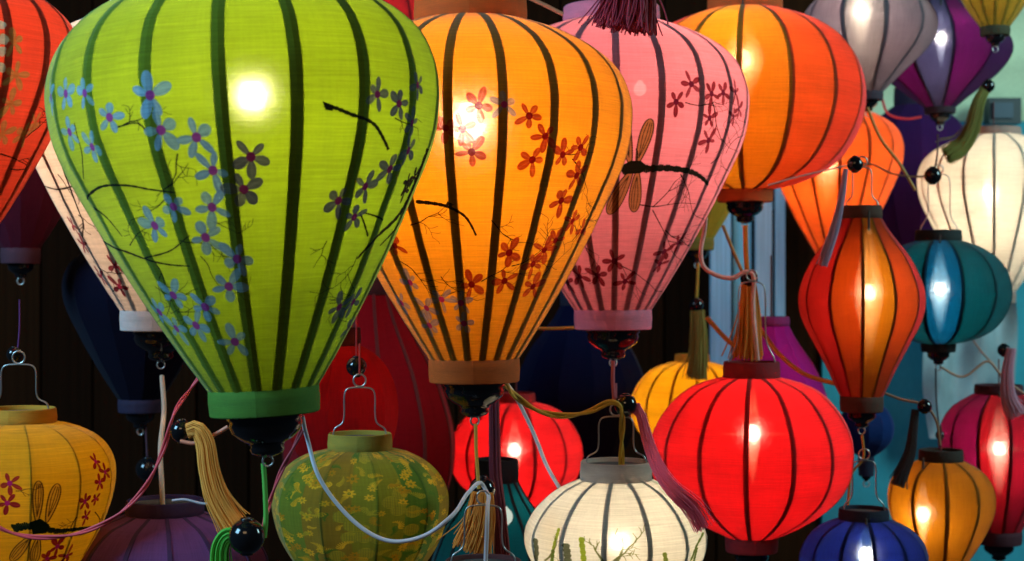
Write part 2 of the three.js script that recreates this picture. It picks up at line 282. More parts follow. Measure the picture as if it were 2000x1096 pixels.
// photo pixel on a lantern -> place on its cloth (u round the lantern, v up it)
function brush(o) {
  const prof = o.profile, H = prof[0][0] - prof[prof.length - 1][0], near = 1 - o.R * K * 0.9;
  const uv = (px, py) => { const [a, y, r] = spot(o, px, py); return [0.5 + a / (2 * Math.PI), (prof[0][0] - y) / H, r]; };
  return (g, k, W, H2) => {
    const sy = near * H2 / (H * o.R), sx = (r) => near * W / (2 * Math.PI * r * o.R);
    const both = (fill, keep, fn) => { g.fillStyle = g.strokeStyle = fill; fn(g); if (k) { k.fillStyle = k.strokeStyle = keep; fn(k); } };
    return {
      uv,
      flower(px, py, rad, col, mid, keep = '#282828', petals = 5, alpha = 0.97, slim = 0.29) {
        const [u, v, r] = uv(px, py), turn = rr(0, 6.28);
        const wob = Array.from({ length: petals }, () => [rr(0.75, 1.2), rr(-0.22, 0.22), rr(0.7, 1.25), rr(0.8, 1)]);
        both(col, keep, (c) => {
          c.save(); c.globalAlpha = alpha; c.translate(u * W, v * H2); c.scale(sx(r), sy);
          wob.forEach(([l, da, w, al], i) => {
            c.save(); c.globalAlpha = alpha * al; c.rotate(turn + i * 2 * Math.PI / petals + da);
            const q = slim * w, tip = rad * l; c.beginPath(); c.moveTo(rad * 0.06, 0); c.bezierCurveTo(rad * 0.3, -rad * q * 0.8, tip * 0.72, -rad * q * 1.25, tip * 0.98, -rad * q * 0.35); c.bezierCurveTo(tip * 1.05, 0, tip * 1.03, rad * q * 0.4, tip * 0.94, rad * q * 0.55); c.bezierCurveTo(tip * 0.7, rad * q * 1.2, rad * 0.3, rad * q * 0.75, rad * 0.06, 0); c.fill();
            if (c === g) { c.lineWidth = rad * 0.05; for (let b = -1; b <= 1; b++) { c.globalAlpha = 0.1; c.strokeStyle = b ? '#101018' : '#ffffff'; c.beginPath(); c.moveTo(rad * 0.2, b * rad * q * 0.2); c.quadraticCurveTo(tip * 0.6, b * rad * q * 0.8, tip * 0.9, b * rad * q * 0.4); c.stroke(); } }
            c.restore();
          });
          c.restore();
        });
        both(mid, keep, (c) => { c.save(); c.translate(u * W, v * H2); c.scale(sx(r), sy); c.beginPath(); c.arc(0, 0, rad * 0.24, 0, 7); c.fill(); c.restore(); });
      },
      stroke(pts, w, col, keep = '#202020') {
        both(col, keep, (c) => {
          c.lineCap = 'butt'; c.lineJoin = 'round';
          const q = pts.map(([x, y]) => { const [u, v] = uv(x, y); return [u * W, v * H2]; });
          const N = 10;
          for (let i = 0; i < q.length - 1; i++) for (let j = 0; j < N; j++) {
            const a = j / N, b = (j + 1) / N, p0 = q[Math.max(0, i - 1)], p1 = q[i], p2 = q[i + 1], p3 = q[Math.min(q.length - 1, i + 2)];
            const cr = (t, m) => 0.5 * (2 * p1[m] + (p2[m] - p0[m]) * t + (2 * p0[m] - 5 * p1[m] + 4 * p2[m] - p3[m]) * t * t + (3 * p1[m] - p0[m] - 3 * p2[m] + p3[m]) * t * t * t);
            const f = (i + a) / (q.length - 1); c.lineWidth = Math.max(1, (Array.isArray(w) ? w[0] + (w[1] - w[0]) * f : w) * sy * (0.8 + 0.4 * Math.abs(Math.sin(i * 7 + j * 2.3))));
            c.beginPath(); c.moveTo(cr(a, 0), cr(a, 1)); c.lineTo(cr(b, 0), cr(b, 1)); c.stroke();
          }
        });
      },
      twig(x, y, ang, len, w, col, depth = 2) {
        const pts = [[x, y]]; let a = ang;
        for (let i = 0; i < 4; i++) { a += rr(-0.35, 0.35); x += Math.cos(a) * len / 4; y += Math.sin(a) * len / 4; pts.push([x, y]); if (depth && rnd() < 0.7) this.twig(x, y, a + (rnd() < 0.5 ? -1 : 1) * rr(0.5, 1), len * 0.5, w * 0.6, col, depth - 1); }
        this.stroke(pts, [w, w * 0.35], col, '#606060');
      },
      blob(pts, col, keep = '#303030', alpha = 1) {
        both(col, keep, (c) => { c.save(); c.globalAlpha = alpha; c.beginPath(); pts.forEach(([x, y], i) => { const [u, v] = uv(x, y); if (i) c.lineTo(u * W, v * H2); else c.moveTo(u * W, v * H2); }); c.closePath(); c.fill(); c.restore(); });
      },
      wing(x0, y0, x1, y1, w, col, rim, alpha = 0.75) {
        const dx = x1 - x0, dy = y1 - y0, l = Math.hypot(dx, dy), nx = -dy / l, ny = dx / l, pts = [];
        for (let i = 0; i <= 24; i++) { const t = i / 24 * 2 * Math.PI, a = 0.5 - 0.5 * Math.cos(t), b = Math.sin(t) * w * (0.45 + 0.55 * a); pts.push([x0 + dx * a + nx * b, y0 + dy * a + ny * b]); }
        this.blob(pts, col, '#909090', alpha); this.stroke(pts, 1.6, rim, '#707070');
        for (const f of [-0.35, 0.1, 0.45]) this.stroke([[x0 + dx * 0.15, y0 + dy * 0.15], [x0 + dx * 0.6 + nx * w * f, y0 + dy * 0.6 + ny * w * f], [x0 + dx * 0.93 + nx * w * f * 0.6, y0 + dy * 0.93 + ny * w * f * 0.6]], 0.9, rim, '#808080');
      },
    };
  };
}
const paint = (spec, base, weave, fn, W, H) => paintedCloth(base, weave, (g, k, w, h) => fn(brush(spec)(g, k, w, h)), W, H);

// --- green, foremost
const GREEN = { x: 482, y: 190, d: 1.7, R: 381, n: 18, phase: -0.135, tilt: 3.3, profile: BALLOON, ribW: 24, band: new THREE.Color(0.06, 0.2, 0.012), bandTop: 40, bandBottom: 44, lit: 1.75, bulb: [492, 192], bulbZ: 0.26, bulbR: 0.0125, glow: 52, halo: true, bulbColor: [1, 0.82, 0.55], cordColor: new THREE.Color(0.1, 0.4, 0.05), label: 'largest lantern, lime green with painted blue blossoms, foremost at the left' };
{
  const p = paint(GREEN, '#a4ca20', slub, (B) => {
    const blue = '#8abcd8', mid = '#a8489c', ink = '#161a10';
    B.stroke([[635, 205], [660, 211], [690, 224], [730, 240], [748, 262], [762, 292]], [7, 5], ink); B.blob([[632, 197], [655, 206], [652, 216], [638, 214]], ink);
    B.stroke([[700, 505], [735, 465], [775, 428], [812, 388], [838, 340], [850, 290]], [5, 20], '#2b2712');
    B.stroke([[745, 480], [790, 440], [828, 380]], [4, 10], '#2b2712');
    B.stroke([[720, 462], [712, 430], [705, 415]], [4, 2], ink); B.stroke([[750, 430], [730, 420], [712, 415]], [4, 2], ink);
    B.stroke([[168, 390], [190, 366], [240, 362], [290, 370], [340, 376]], [5, 2.5], ink);
    B.stroke([[182, 405], [205, 425], [235, 462]], [5, 2], ink); B.stroke([[200, 470], [232, 488], [270, 502], [320, 516], [370, 520]], [6, 2], ink);
    B.stroke([[140, 240], [155, 300], [160, 350]], [2.4, 1.6], ink); B.stroke([[215, 252], [262, 240], [285, 258]], [3, 1.6], ink); B.stroke([[280, 505], [330, 490], [370, 460]], [3, 1.4], ink);
    for (const [x, y, a, l, w] of [[236, 245, -0.5, 60, 3], [345, 300, 2, 80, 2.2], [320, 370, -0.9, 70, 2], [300, 510, 0.7, 110, 2.4], [350, 470, 0.4, 80, 2], [250, 480, -0.8, 50, 2], [300, 560, 0.5, 80, 2], [390, 500, 0.6, 90, 2], [640, 470, 1.8, 60, 2], [700, 500, 2.2, 80, 2.4], [690, 560, 2, 60, 2], [775, 230, 0.6, 50, 2.2], [330, 385, 2.6, 60, 2], [410, 430, 0.6, 60, 1.6]]) B.twig(x, y, a, l, w, ink);
    for (const [x, y, r] of [[96, 190, 36], [123, 183, 38], [164, 182, 36], [210, 229, 38], [292, 186, 41], [131, 258, 36], [177, 287, 35], [313, 254, 41], [382, 268, 40], [415, 333, 39], [413, 405, 38], [338, 404, 34], [299, 441, 37], [400, 464, 38], [463, 506, 38], [446, 560, 38], [337, 577, 36], [400, 600, 38], [381, 636, 37], [458, 668, 37], [342, 642, 34], [310, 610, 34], ]) B.flower(x, y, r, blue, mid);
    for (const [x, y, r] of [[490, 306, 39], [476, 370, 38], [740, 184, 33], [783, 202, 34], [818, 166, 32], [806, 240, 34], [800, 294, 34], [764, 330, 34], [716, 364, 33], [662, 392, 34], [694, 424, 32], [664, 600, 32], [692, 590, 34], [690, 640, 30]]) B.flower(x, y, r, '#66707e', '#8a2a70');  // same blue paint, colour greyed to show petals lit from behind
    for (const [x, y] of [[800, 355], [812, 345], [795, 372]]) B.flower(x, y, 24, '#2a1f1c', '#3a1520');
  });
  GREEN.fabric = cloth(0xffffff, { map: p.map, mask: p.mask, through: 0.66, rough: 0.955 });
}
const green = lantern(GREEN);

// --- orange, second
const ORANGE = { x: 921, y: 232, d: 2.06, R: 314, n: 20, phase: 0.197, tilt: 0.6, profile: BALLOON, ribW: 17, band: new THREE.Color(0.62, 0.1, 0.003), bandTop: 44, bandBottom: 40, lit: 2.1, bulb: [912, 245], bulbZ: 0.24, bulbR: 0.0215, glow: 38, halo: true, label: 'orange lantern with painted red blossoms, hanging next to the green one' };
{
  const p = paint(ORANGE, '#ff9a16', slub, (B) => {
    const red = '#e8400e', mid = '#b0140c', ink = '#2a1408';
    B.stroke([[812, 394], [850, 398], [880, 406], [910, 425], [930, 460]], [7, 3], ink); B.stroke([[872, 396], [884, 402]], 6, ink);
    for (const [x, y, a, l] of [[800, 440, -0.4, 80], [780, 510, 0.5, 110], [860, 540, 0.8, 60], [1100, 300, 0.2, 50], [1000, 520, -0.3, 90], [960, 430, 1, 70], [1060, 540, -0.6, 80], [1120, 470, -1, 60], [940, 550, -0.2, 90], [1120, 310, 1.2, 70]]) B.twig(x, y, a, l, 1.8, ink);
    for (const [x, y, r] of [[935, 206, 32], [1035, 226, 30], [903, 252, 31], [921, 297, 31], [1066, 266, 29], [1041, 312, 30], [1101, 302, 29], [1136, 288, 29], [1128, 343, 29], [1098, 392, 29], [1120, 432, 28], [1138, 452, 27], [1065, 488, 29], [995, 494, 30], [1042, 516, 27], [921, 556, 28], [986, 549, 28], [1042, 560, 27], [1086, 470, 26], [870, 250, 28], [770, 480, 26]]) B.flower(x, y, r, red, mid, '#484848', 5, 0.93, 0.27);
    for (const [x, y, r] of [[985, 204, 28], [800, 552, 26], [832, 602, 26], [838, 636, 26], [784, 592, 25], [900, 592, 27], [906, 632, 26], [862, 585, 26]]) B.flower(x, y, r, '#a98aa6', '#d02a60', '#6a6a6a', 5, 0.75, 0.26);
  });
  ORANGE.fabric = cloth(0xffffff, { map: p.map, mask: p.mask, through: 0.66, rough: 0.955 });
}
const orange = lantern(ORANGE);

// --- pink, third
const PINK = { x: 1195, y: 205, d: 2.45, R: 268, n: 20, phase: 0.037, tilt: 0.3, profile: BALLOON, ribW: 13, band: new THREE.Color(0.7, 0.2, 0.3), bandTop: 30, bandBottom: 34, warm: [1, 0.8, 0.62], lit: 1.75, bulb: [1250, 175], bulbZ: 0.1, bulbR: 0.01, glow: 3, label: 'pink lantern with dark red blossoms and a painted dragonfly' };
{
  const p = paint(PINK, '#ff8d96', slub, (B) => {
    const red = '#93141f', mid = '#7a1030', ink = '#2a1a12', wing = '#b0702a', rim = '#3a2a10';
    B.wing(1232, 322, 1212, 222, 17, wing, rim); B.wing(1244, 322, 1272, 232, 15, wing, rim); B.wing(1236, 330, 1188, 418, 17, wing, rim); B.wing(1246, 332, 1238, 414, 15, wing, rim);
    B.stroke([[1214, 334], [1240, 326], [1262, 330], [1300, 328], [1345, 334], [1370, 345], [1384, 362]], [17, 5], '#1e2410'); B.blob([[1210, 326], [1232, 314], [1252, 314], [1266, 326], [1252, 338], [1224, 340]], '#1e2410');
    B.stroke([[1244, 318], [1246, 300], [1243, 290]], 2, ink);
    for (const [x, y, a, l] of [[1250, 400, 0.3, 110], [1275, 410, 1.2, 90], [1275, 405, -0.6, 90], [1330, 340, 1, 80], [1390, 190, 1.5, 110], [1390, 320, -0.6, 90], [1190, 510, 0.2, 110], [1300, 450, 0.5, 70], [1420, 300, -1.2, 80], [1140, 470, 1.2, 60], [1340, 200, 0.2, 60]]) B.twig(x, y, a, l, 2, ink);
    for (const [x, y, r] of [[1322, 199, 25], [1352, 164, 26], [1392, 183, 25], [1415, 181, 26], [1438, 180, 25], [1388, 230, 24], [1386, 274, 25], [1446, 212, 25], [1434, 228, 22], [1108, 552, 22], [1132, 540, 23], [1167, 538, 24], [1200, 510, 25], [1221, 550, 23], [1298, 492, 25], [1290, 516, 22], [1326, 474, 23]]) B.flower(x, y, r, red, mid, '#808080', 5, 0.95, 0.22);
  });
  PINK.fabric = cloth(0xffffff, { map: p.map, mask: p.mask, through: 0.62, rough: 0.975 });
}
const pink = lantern(PINK);

// --- coral at the left edge
const CORAL = { x: -100, y: 105, d: 2.0, R: 248, n: 18, phase: 0.1, profile: BALLOON, ribW: 16, band: new THREE.Color(0.5, 0.05, 0.02), lit: 1.1, bulbZ: 0.12, glow: 20, label: 'coral red lantern with pale gold blossoms, cut by the left edge' };
{
  const p = paint(CORAL, '#ff5136', slub, (B) => {
    for (const [x, y, r] of [[28, 82, 30], [32, 146, 30], [22, 202, 30], [6, 262, 28], [46, 262, 26], [-30, 120, 30], [-20, 230, 28], [70, 240, 22]]) B.flower(x, y, r, '#d9a25a', '#e8894a', '#707070', 5, 0.85, 0.28);
    for (const [x, y] of [[2, 48], [6, 78], [4, 100], [1, 132]]) B.flower(x, y, 11, '#f2e6d8', '#f2e6d8', '#505050', 6, 1, 0.6);
    for (const [x, y, a, l] of [[50, 270, -0.6, 70], [0, 300, 0.2, 80], [20, 330, 0.3, 60]]) B.twig(x, y, a, l, 2.4, '#3a1208');
  }, 1024, 512);
  CORAL.fabric = cloth(0xffffff, { map: p.map, mask: p.mask, through: 0.62, rough: 0.975 });
}
lantern(CORAL);

// --- cream behind the green one
const CREAM = { x: 314, y: 195, d: 2.3, R: 276, n: 16, phase: 0.12, profile: BALLOON, ribW: 12, band: new THREE.Color(0.85, 0.68, 0.62), bandTop: 30, bandBottom: 34, warm: [1, 0.8, 0.56], lit: 2.2, bulbZ: 0, glow: 8, label: 'cream lantern with dark red blossoms, mostly hidden behind the green one' };
{
  const p = paint(CREAM, '#fbe4d2', slub, (B) => {
    for (const [x, y, r] of [[160, 478, 24], [166, 506, 22], [196, 541, 25], [224, 520, 24], [232, 560, 25], [216, 584, 22], [140, 440, 18]]) B.flower(x, y, r, '#8e1220', '#c02048', '#707070', 5, 0.95, 0.26);
    B.stroke([[120, 330], [150, 410], [160, 440], [162, 480]], [4, 2.5], '#241512'); B.stroke([[80, 360], [110, 370], [150, 360]], 2.6, '#241512');
    for (const [x, y, a, l] of [[150, 420, 0.5, 50], [180, 510, 1, 70], [110, 340, 1.2, 70]]) B.twig(x, y, a, l, 2, '#241512');
  }, 1024, 512);
  CREAM.fabric = cloth(0xffffff, { map: p.map, mask: p.mask, through: 0.6, rough: 0.985 });
}
lantern(CREAM);

// --- yellow at the lower left
const YELLOW = { x: 38, y: 925, d: 2.1, R: 186, n: 12, phase: 0.12, profile: [[0.55, 0.36], [0.5, 0.56], [0.38, 0.8], [0.2, 0.95], [0, 1], [-0.25, 0.97], [-0.5, 0.89], [-0.72, 0.78], [-0.95, 0.64], [-1.3, 0.4]], ribW: 4, flat: 1, band: new THREE.Color(0.62, 0.3, 0.02), bandTop: 26, bandBottom: 30, lit: 0.75, glow: 4, handle: 82, cord: 0, label: 'yellow lantern with a painted dragonfly, lower left corner' };
{
  const p = paint(YELLOW, '#f0b416', slub, (B) => {
    for (const [x, y, r] of [[18, 945, 22], [13, 984, 22], [192, 902, 19], [210, 922, 19], [200, 943, 18], [169, 980, 22], [172, 1010, 16], [192, 975, 14], [114, 1068, 20], [132, 1086, 20], [94, 1092, 18]]) B.flower(x, y, r, '#a5141f', '#c8247a', '#606060', 5, 0.95, 0.26);
    B.wing(72, 1022, 76, 940, 14, '#d99a30', '#5a3a10', 0.55); B.wing(92, 1022, 116, 946, 14, '#d99a30', '#5a3a10', 0.55); B.wing(62, 1046, 20, 1096, 13, '#d99a30', '#5a3a10', 0.55); B.wing(76, 1048, 66, 1100, 13, '#d99a30', '#5a3a10', 0.55);
    B.stroke([[24, 1034], [50, 1028], [80, 1030], [110, 1038], [150, 1034], [190, 1030]], [16, 4], '#152410'); B.blob([[58, 1020], [80, 1014], [98, 1026], [92, 1042], [64, 1044]], '#152410');
    for (const [x, y, a, l] of [[190, 1000, 1.2, 60], [30, 960, -0.4, 40], [150, 1010, 2, 40]]) B.twig(x, y, a, l, 1.6, '#4a2a10');
  }, 1024, 512);
  YELLOW.fabric = cloth(0xffffff, { map: p.map, mask: p.mask, through: 0.5, rough: 1, open: 1 });
}
lantern(YELLOW);

// --- white at the lower middle
const WHITE = { x: 1203, y: 1046, d: 2.15, R: 180, n: 13, phase: -0.124, profile: [[0.62, 0.37], [0.517, 0.61], [0.34, 0.825], [0.155, 0.955], [0, 1], [-0.2, 0.965], [-0.4, 0.84], [-0.55, 0.66], [-0.66, 0.4]], ribW: 10, band: new THREE.Color(0.5, 0.4, 0.33), bandTop: 34, lit: 2.1, bulb: [1210, 1060], bulbZ: 0.2, bulbR: 0.01, glow: 40, halo: true, warm: [1, 0.84, 0.6], handle: 84, cord: 40, cordColor: new THREE.Color(0.5, 0.15, 0.2), label: 'white lantern with painted bamboo, at the bottom before the red lanterns' };
{
  const p = paint(WHITE, '#fff5e0', slub, (B) => {
    for (const [x0, y0, x1, y1, w, c] of [[1044, 1052, 1048, 1110, 6, '#6e6c48'], [1104, 1062, 1110, 1110, 6, '#6e6c48'], [1090, 1032, 1078, 1075, 3.4, '#9db32a'], [1078, 1074, 1072, 1120, 4, '#6a8a20'], [1134, 1050, 1140, 1110, 4.5, '#a8b828'], [1300, 1080, 1310, 1130, 4, '#8a9a38'], [1376, 1040, 1352, 1096, 4, '#6a7a28'], [1366, 1070, 1358, 1100, 4, '#6a7a28']]) B.stroke([[x0, y0], [(x0 + x1) / 2, (y0 + y1) / 2], [x1, y1]], w, c, '#808080');
    for (const [x, y, a, l] of [[1196, 1100, -0.5, 60], [1205, 1098, -0.9, 50], [1180, 1100, -2.2, 40], [1060, 1096, -1, 40]]) B.twig(x, y, a, l, 2.6, '#7a7a3a');
  }, 1024, 512);
  WHITE.fabric = cloth(0xffffff, { map: p.map, mask: p.mask, through: 0.62, rough: 0.97 });
}
lantern(WHITE);

// --- plain cotton and satin lanterns
const C = (r, g, b) => new THREE.Color(r, g, b);
const plain = (color, rough = 0.955, through = 0.64) => cloth(color, { rough, through });
const silk = (color, rough = 0.93, through = 0.64) => cloth(color.clone().multiplyScalar(0.45), { rough: Math.max(rough, 0.93), through, satin: true, open: 0.93 });

const orangeRed = plain(C(1, 0.075, 0.016)), deepRed = plain(C(1, 0.03, 0.016)), glowOrange = plain(C(1, 0.12, 0.014)), glowAmberA = plain(C(1, 0.42, 0.012)), glowAmberB = plain(C(1, 0.3, 0.01));  // lamp glow put into panel colours: amber near the bulb, red at the edge
const flame = lantern({ x: 1455, y: 186, d: 2.8, R: 234, n: 15, phase: -0.05, profile: ROUND.map(([y, r]) => [y > 0 ? y * 0.91 : y, r]), ribW: 11, fabric: [glowAmberB, glowOrange, orangeRed, deepRed, orangeRed, orangeRed, orangeRed, orangeRed, orangeRed, orangeRed, orangeRed, orangeRed, orangeRed, glowAmberB, glowAmberA], band: C(0.55, 0.1, 0.01), bandTop: 26, bandBottom: 24, lit: 0.62, bulb: [1451, 118], bulbZ: 0.3, glow: 22, tube: [0.42, 0.018, 0.25, 9], bulbR: 0.0141, warm: [1, 0.72, 0.38], streakColor: [1, 0.6, 0.12], label: 'round orange red lantern partly behind the pink one' });
const lilacA = silk(C(0.58, 0.42, 0.5), 0.86), lilacB = silk(C(0.75, 0.62, 0.62), 0.85);
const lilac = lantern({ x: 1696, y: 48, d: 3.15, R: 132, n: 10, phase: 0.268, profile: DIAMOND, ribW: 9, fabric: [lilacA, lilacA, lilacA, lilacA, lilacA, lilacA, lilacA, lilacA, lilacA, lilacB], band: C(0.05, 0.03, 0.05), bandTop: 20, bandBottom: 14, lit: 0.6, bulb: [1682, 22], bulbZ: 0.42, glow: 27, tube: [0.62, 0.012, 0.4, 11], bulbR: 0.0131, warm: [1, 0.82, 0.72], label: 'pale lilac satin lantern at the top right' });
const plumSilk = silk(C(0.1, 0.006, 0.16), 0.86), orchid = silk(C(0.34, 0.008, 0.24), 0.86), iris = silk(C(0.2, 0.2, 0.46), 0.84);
const violet = lantern({ x: 1836, y: 98, d: 3.4, R: 140, n: 11, phase: 0.2, profile: DIAMOND.map(([y, r]) => [y * 0.8, r]), ribW: 8, fabric: [orchid, plumSilk, plumSilk, plumSilk, plumSilk, plumSilk, plumSilk, plumSilk, plumSilk, orchid, iris], band: C(0.02, 0.008, 0.02), bandTop: 18, bandBottom: 10, lit: 0.48, bulb: [1838, 76], bulbZ: 0.42, glow: 27, tube: [0.45, 0.006, 0.3, 10], bulbR: 0.0121, warm: [1, 0.8, 0.8], streakColor: [0.8, 0.85, 1], label: 'deep purple satin lantern beside the lilac one, top right' });
lantern({ x: 1944, y: -30, d: 3.1, R: 72, n: 14, profile: ONION, ribW: 6, fabric: plain(C(0.7, 0.42, 0.03)), band: C(0.05, 0.04, 0.01), bandTop: 12, bandBottom: 14, lit: 0.32, glow: 6, label: 'small mustard yellow lantern cut by the top right corner' });
lantern({ x: 1634, y: 296, d: 3.3, R: 130, n: 14, phase: 0.05, profile: BALLOON.map(([y, r]) => [y * 1.06, r]), ribW: 6, fabric: plain(C(1, 0.15, 0.018), 0.91), band: C(0.4, 0.1, 0.01), lit: 1.45, bulb: [1616, 322], bulbZ: 0.2, glow: 26, tube: [0.7, 0.014, 0, 8], bulbR: 0.0131, streakColor: [1, 0.6, 0.12], label: 'orange balloon lantern behind the amber spindle lantern' });
const ivory = lantern({ x: 1941, y: 352, d: 3.35, R: 146, n: 16, phase: 0.007, profile: BALLOON.map(([y, r]) => [y * 1.0, r]), ribW: 6, fabric: plain(C(0.95, 0.88, 0.76), 0.94), band: C(0.36, 0.22, 0.18), bandTop: 14, bandBottom: 20, warm: [1, 0.82, 0.58], lit: 1.3, bulb: [1936, 378], bulbZ: 0.2, glow: 30, tube: [0.8, 0.009, 0.9, 7], bulbR: 0.0091, halo: true, label: 'ivory white balloon lantern at the right edge' });
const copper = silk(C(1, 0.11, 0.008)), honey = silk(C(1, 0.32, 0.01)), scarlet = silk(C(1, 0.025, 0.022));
const spindle = lantern({ x: 1683, y: 588, d: 2.6, R: 122, n: 12, phase: 0.025, profile: SPINDLE, ribW: 7, fabric: [honey, copper, scarlet, scarlet, scarlet, scarlet, scarlet, scarlet, scarlet, scarlet, scarlet, copper], band: C(0.07, 0.025, 0.012), bandTop: 20, bandBottom: 26, streakColor: [1, 0.62, 0.2], lit: 0.62, bulb: [1697, 573], bulbZ: 0.42, glow: 27, tube: [1.05, 0.012, 0.5, 12], bulbR: 0.0111, warm: [1, 0.75, 0.4], handle: 72, cord: 0, label: 'tall amber and red spindle lantern, right of the red globe' });
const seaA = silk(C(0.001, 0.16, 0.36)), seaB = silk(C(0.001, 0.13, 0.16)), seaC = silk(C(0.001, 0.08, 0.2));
const teal = lantern({ x: 1833, y: 570, d: 2.95, R: 140, n: 12, phase: -0.21, profile: ROUND.map(([y, r]) => [y * 0.92, r]), ribW: 8, fabric: [seaA, seaB, seaB, seaC, seaC, seaC, seaC, seaC, seaC, seaC, seaC, seaB], band: C(0.008, 0.012, 0.012), bandTop: 20, bandBottom: 16, lit: 0.7, bulb: [1836, 566], bulbZ: 0.42, glow: 44, tube: [0.62, 0.0095, 0.2, 13], bulbR: 0.0096, warm: [0.9, 0.95, 0.8], handle: 105, cord: 0, streakColor: [0.5, 0.9, 1], label: 'teal green satin lantern in front of the ivory one' });
const ruby = lantern({ x: 1468, y: 884, d: 2.45, R: 200, n: 14, phase: -0.055, profile: GLOBE, ribW: 10, fabric: plain(C(0.98, 0.012, 0.018), 0.9), band: C(0.22, 0.006, 0.012), bandTop: 30, bandBottom: 28, lit: 0.95, bulb: [1470, 848], bulbZ: 0.2, glow: 40, tube: [0.5, 0.0065, 0.5, 13], bulbR: 0.0116, warm: [1, 0.8, 0.5], handle: 150, cord: 0, streakColor: [1, 0.62, 0.25], label: 'large bright red globe lantern at the lower right' });
lantern({ x: 1008, y: 884, d: 3.0, R: 134, n: 12, phase: 0.28, profile: GLOBE, ribW: 7, fabric: plain(C(0.98, 0.014, 0.02), 0.9), band: C(0.3, 0.008, 0.015), bandTop: 18, bandBottom: 20, lit: 0.9, bulb: [1005, 880], bulbZ: 0.2, glow: 40, tube: [0.5, 0.0075, 0.5, 12], bulbR: 0.0116, warm: [1, 0.8, 0.5], label: 'small red globe lantern under the orange one' });
lantern({ x: 1352, y: 796, d: 3.1, R: 122, n: 14, phase: 0.1, profile: GLOBE, ribW: 6, fabric: plain(C(1, 0.5, 0.008), 0.96), band: C(0.6, 0.3, 0.02), bandTop: 14, bandBottom: 16, lit: 1.3, glow: 10, label: 'yellow globe lantern half hidden behind the large red globe' });
const azure = lantern({ x: 1687, y: 1092, d: 2.4, R: 126, n: 12, phase: 0.186, profile: [[0.63, 0.36], [0.56, 0.55], [0.44, 0.76], [0.26, 0.92], [0.1, 0.985], [0, 1], [-0.2, 0.965], [-0.4, 0.84], [-0.6, 0.6], [-0.7, 0.36]], ribW: 8, fabric: silk(C(0.014, 0.03, 0.32), 0.85), band: C(0.006, 0.008, 0.03), bandTop: 20, lit: 0.34, bulb: [1692, 1086], bulbZ: 0.42, glow: 48, tube: [0.48, 0.008, 0.3, 12], bulbR: 0.0111, warm: [0.85, 0.9, 1], handle: 90, cord: 0, streakColor: [0.3, 0.8, 1], label: 'royal blue satin lantern at the bottom right' });
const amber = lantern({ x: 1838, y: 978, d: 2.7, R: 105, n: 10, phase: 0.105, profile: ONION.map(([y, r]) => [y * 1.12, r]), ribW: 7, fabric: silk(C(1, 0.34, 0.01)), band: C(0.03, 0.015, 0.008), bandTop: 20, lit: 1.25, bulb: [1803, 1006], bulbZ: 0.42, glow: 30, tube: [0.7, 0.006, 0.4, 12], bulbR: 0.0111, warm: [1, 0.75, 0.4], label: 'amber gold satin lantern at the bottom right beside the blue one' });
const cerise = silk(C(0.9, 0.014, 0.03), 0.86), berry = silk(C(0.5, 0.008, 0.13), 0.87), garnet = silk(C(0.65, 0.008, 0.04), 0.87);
const magenta = lantern({ x: 1951, y: 866, d: 3.05, R: 116, n: 12, phase: 0.21, profile: ONION.map(([y, r]) => [y * 1.25, r]), ribW: 7, fabric: [garnet, garnet, berry, berry, berry, berry, berry, berry, berry, berry, berry, cerise], band: C(0.06, 0.005, 0.015), bandTop: 16, bandBottom: 22, lit: 0.8, bulb: [1952, 878], bulbZ: 0.42, glow: 40, tube: [0.8, 0.011, 0.6, 11], bulbR: 0.0111, warm: [1, 0.75, 0.5], label: 'crimson and magenta satin lantern at the right edge, lower' });

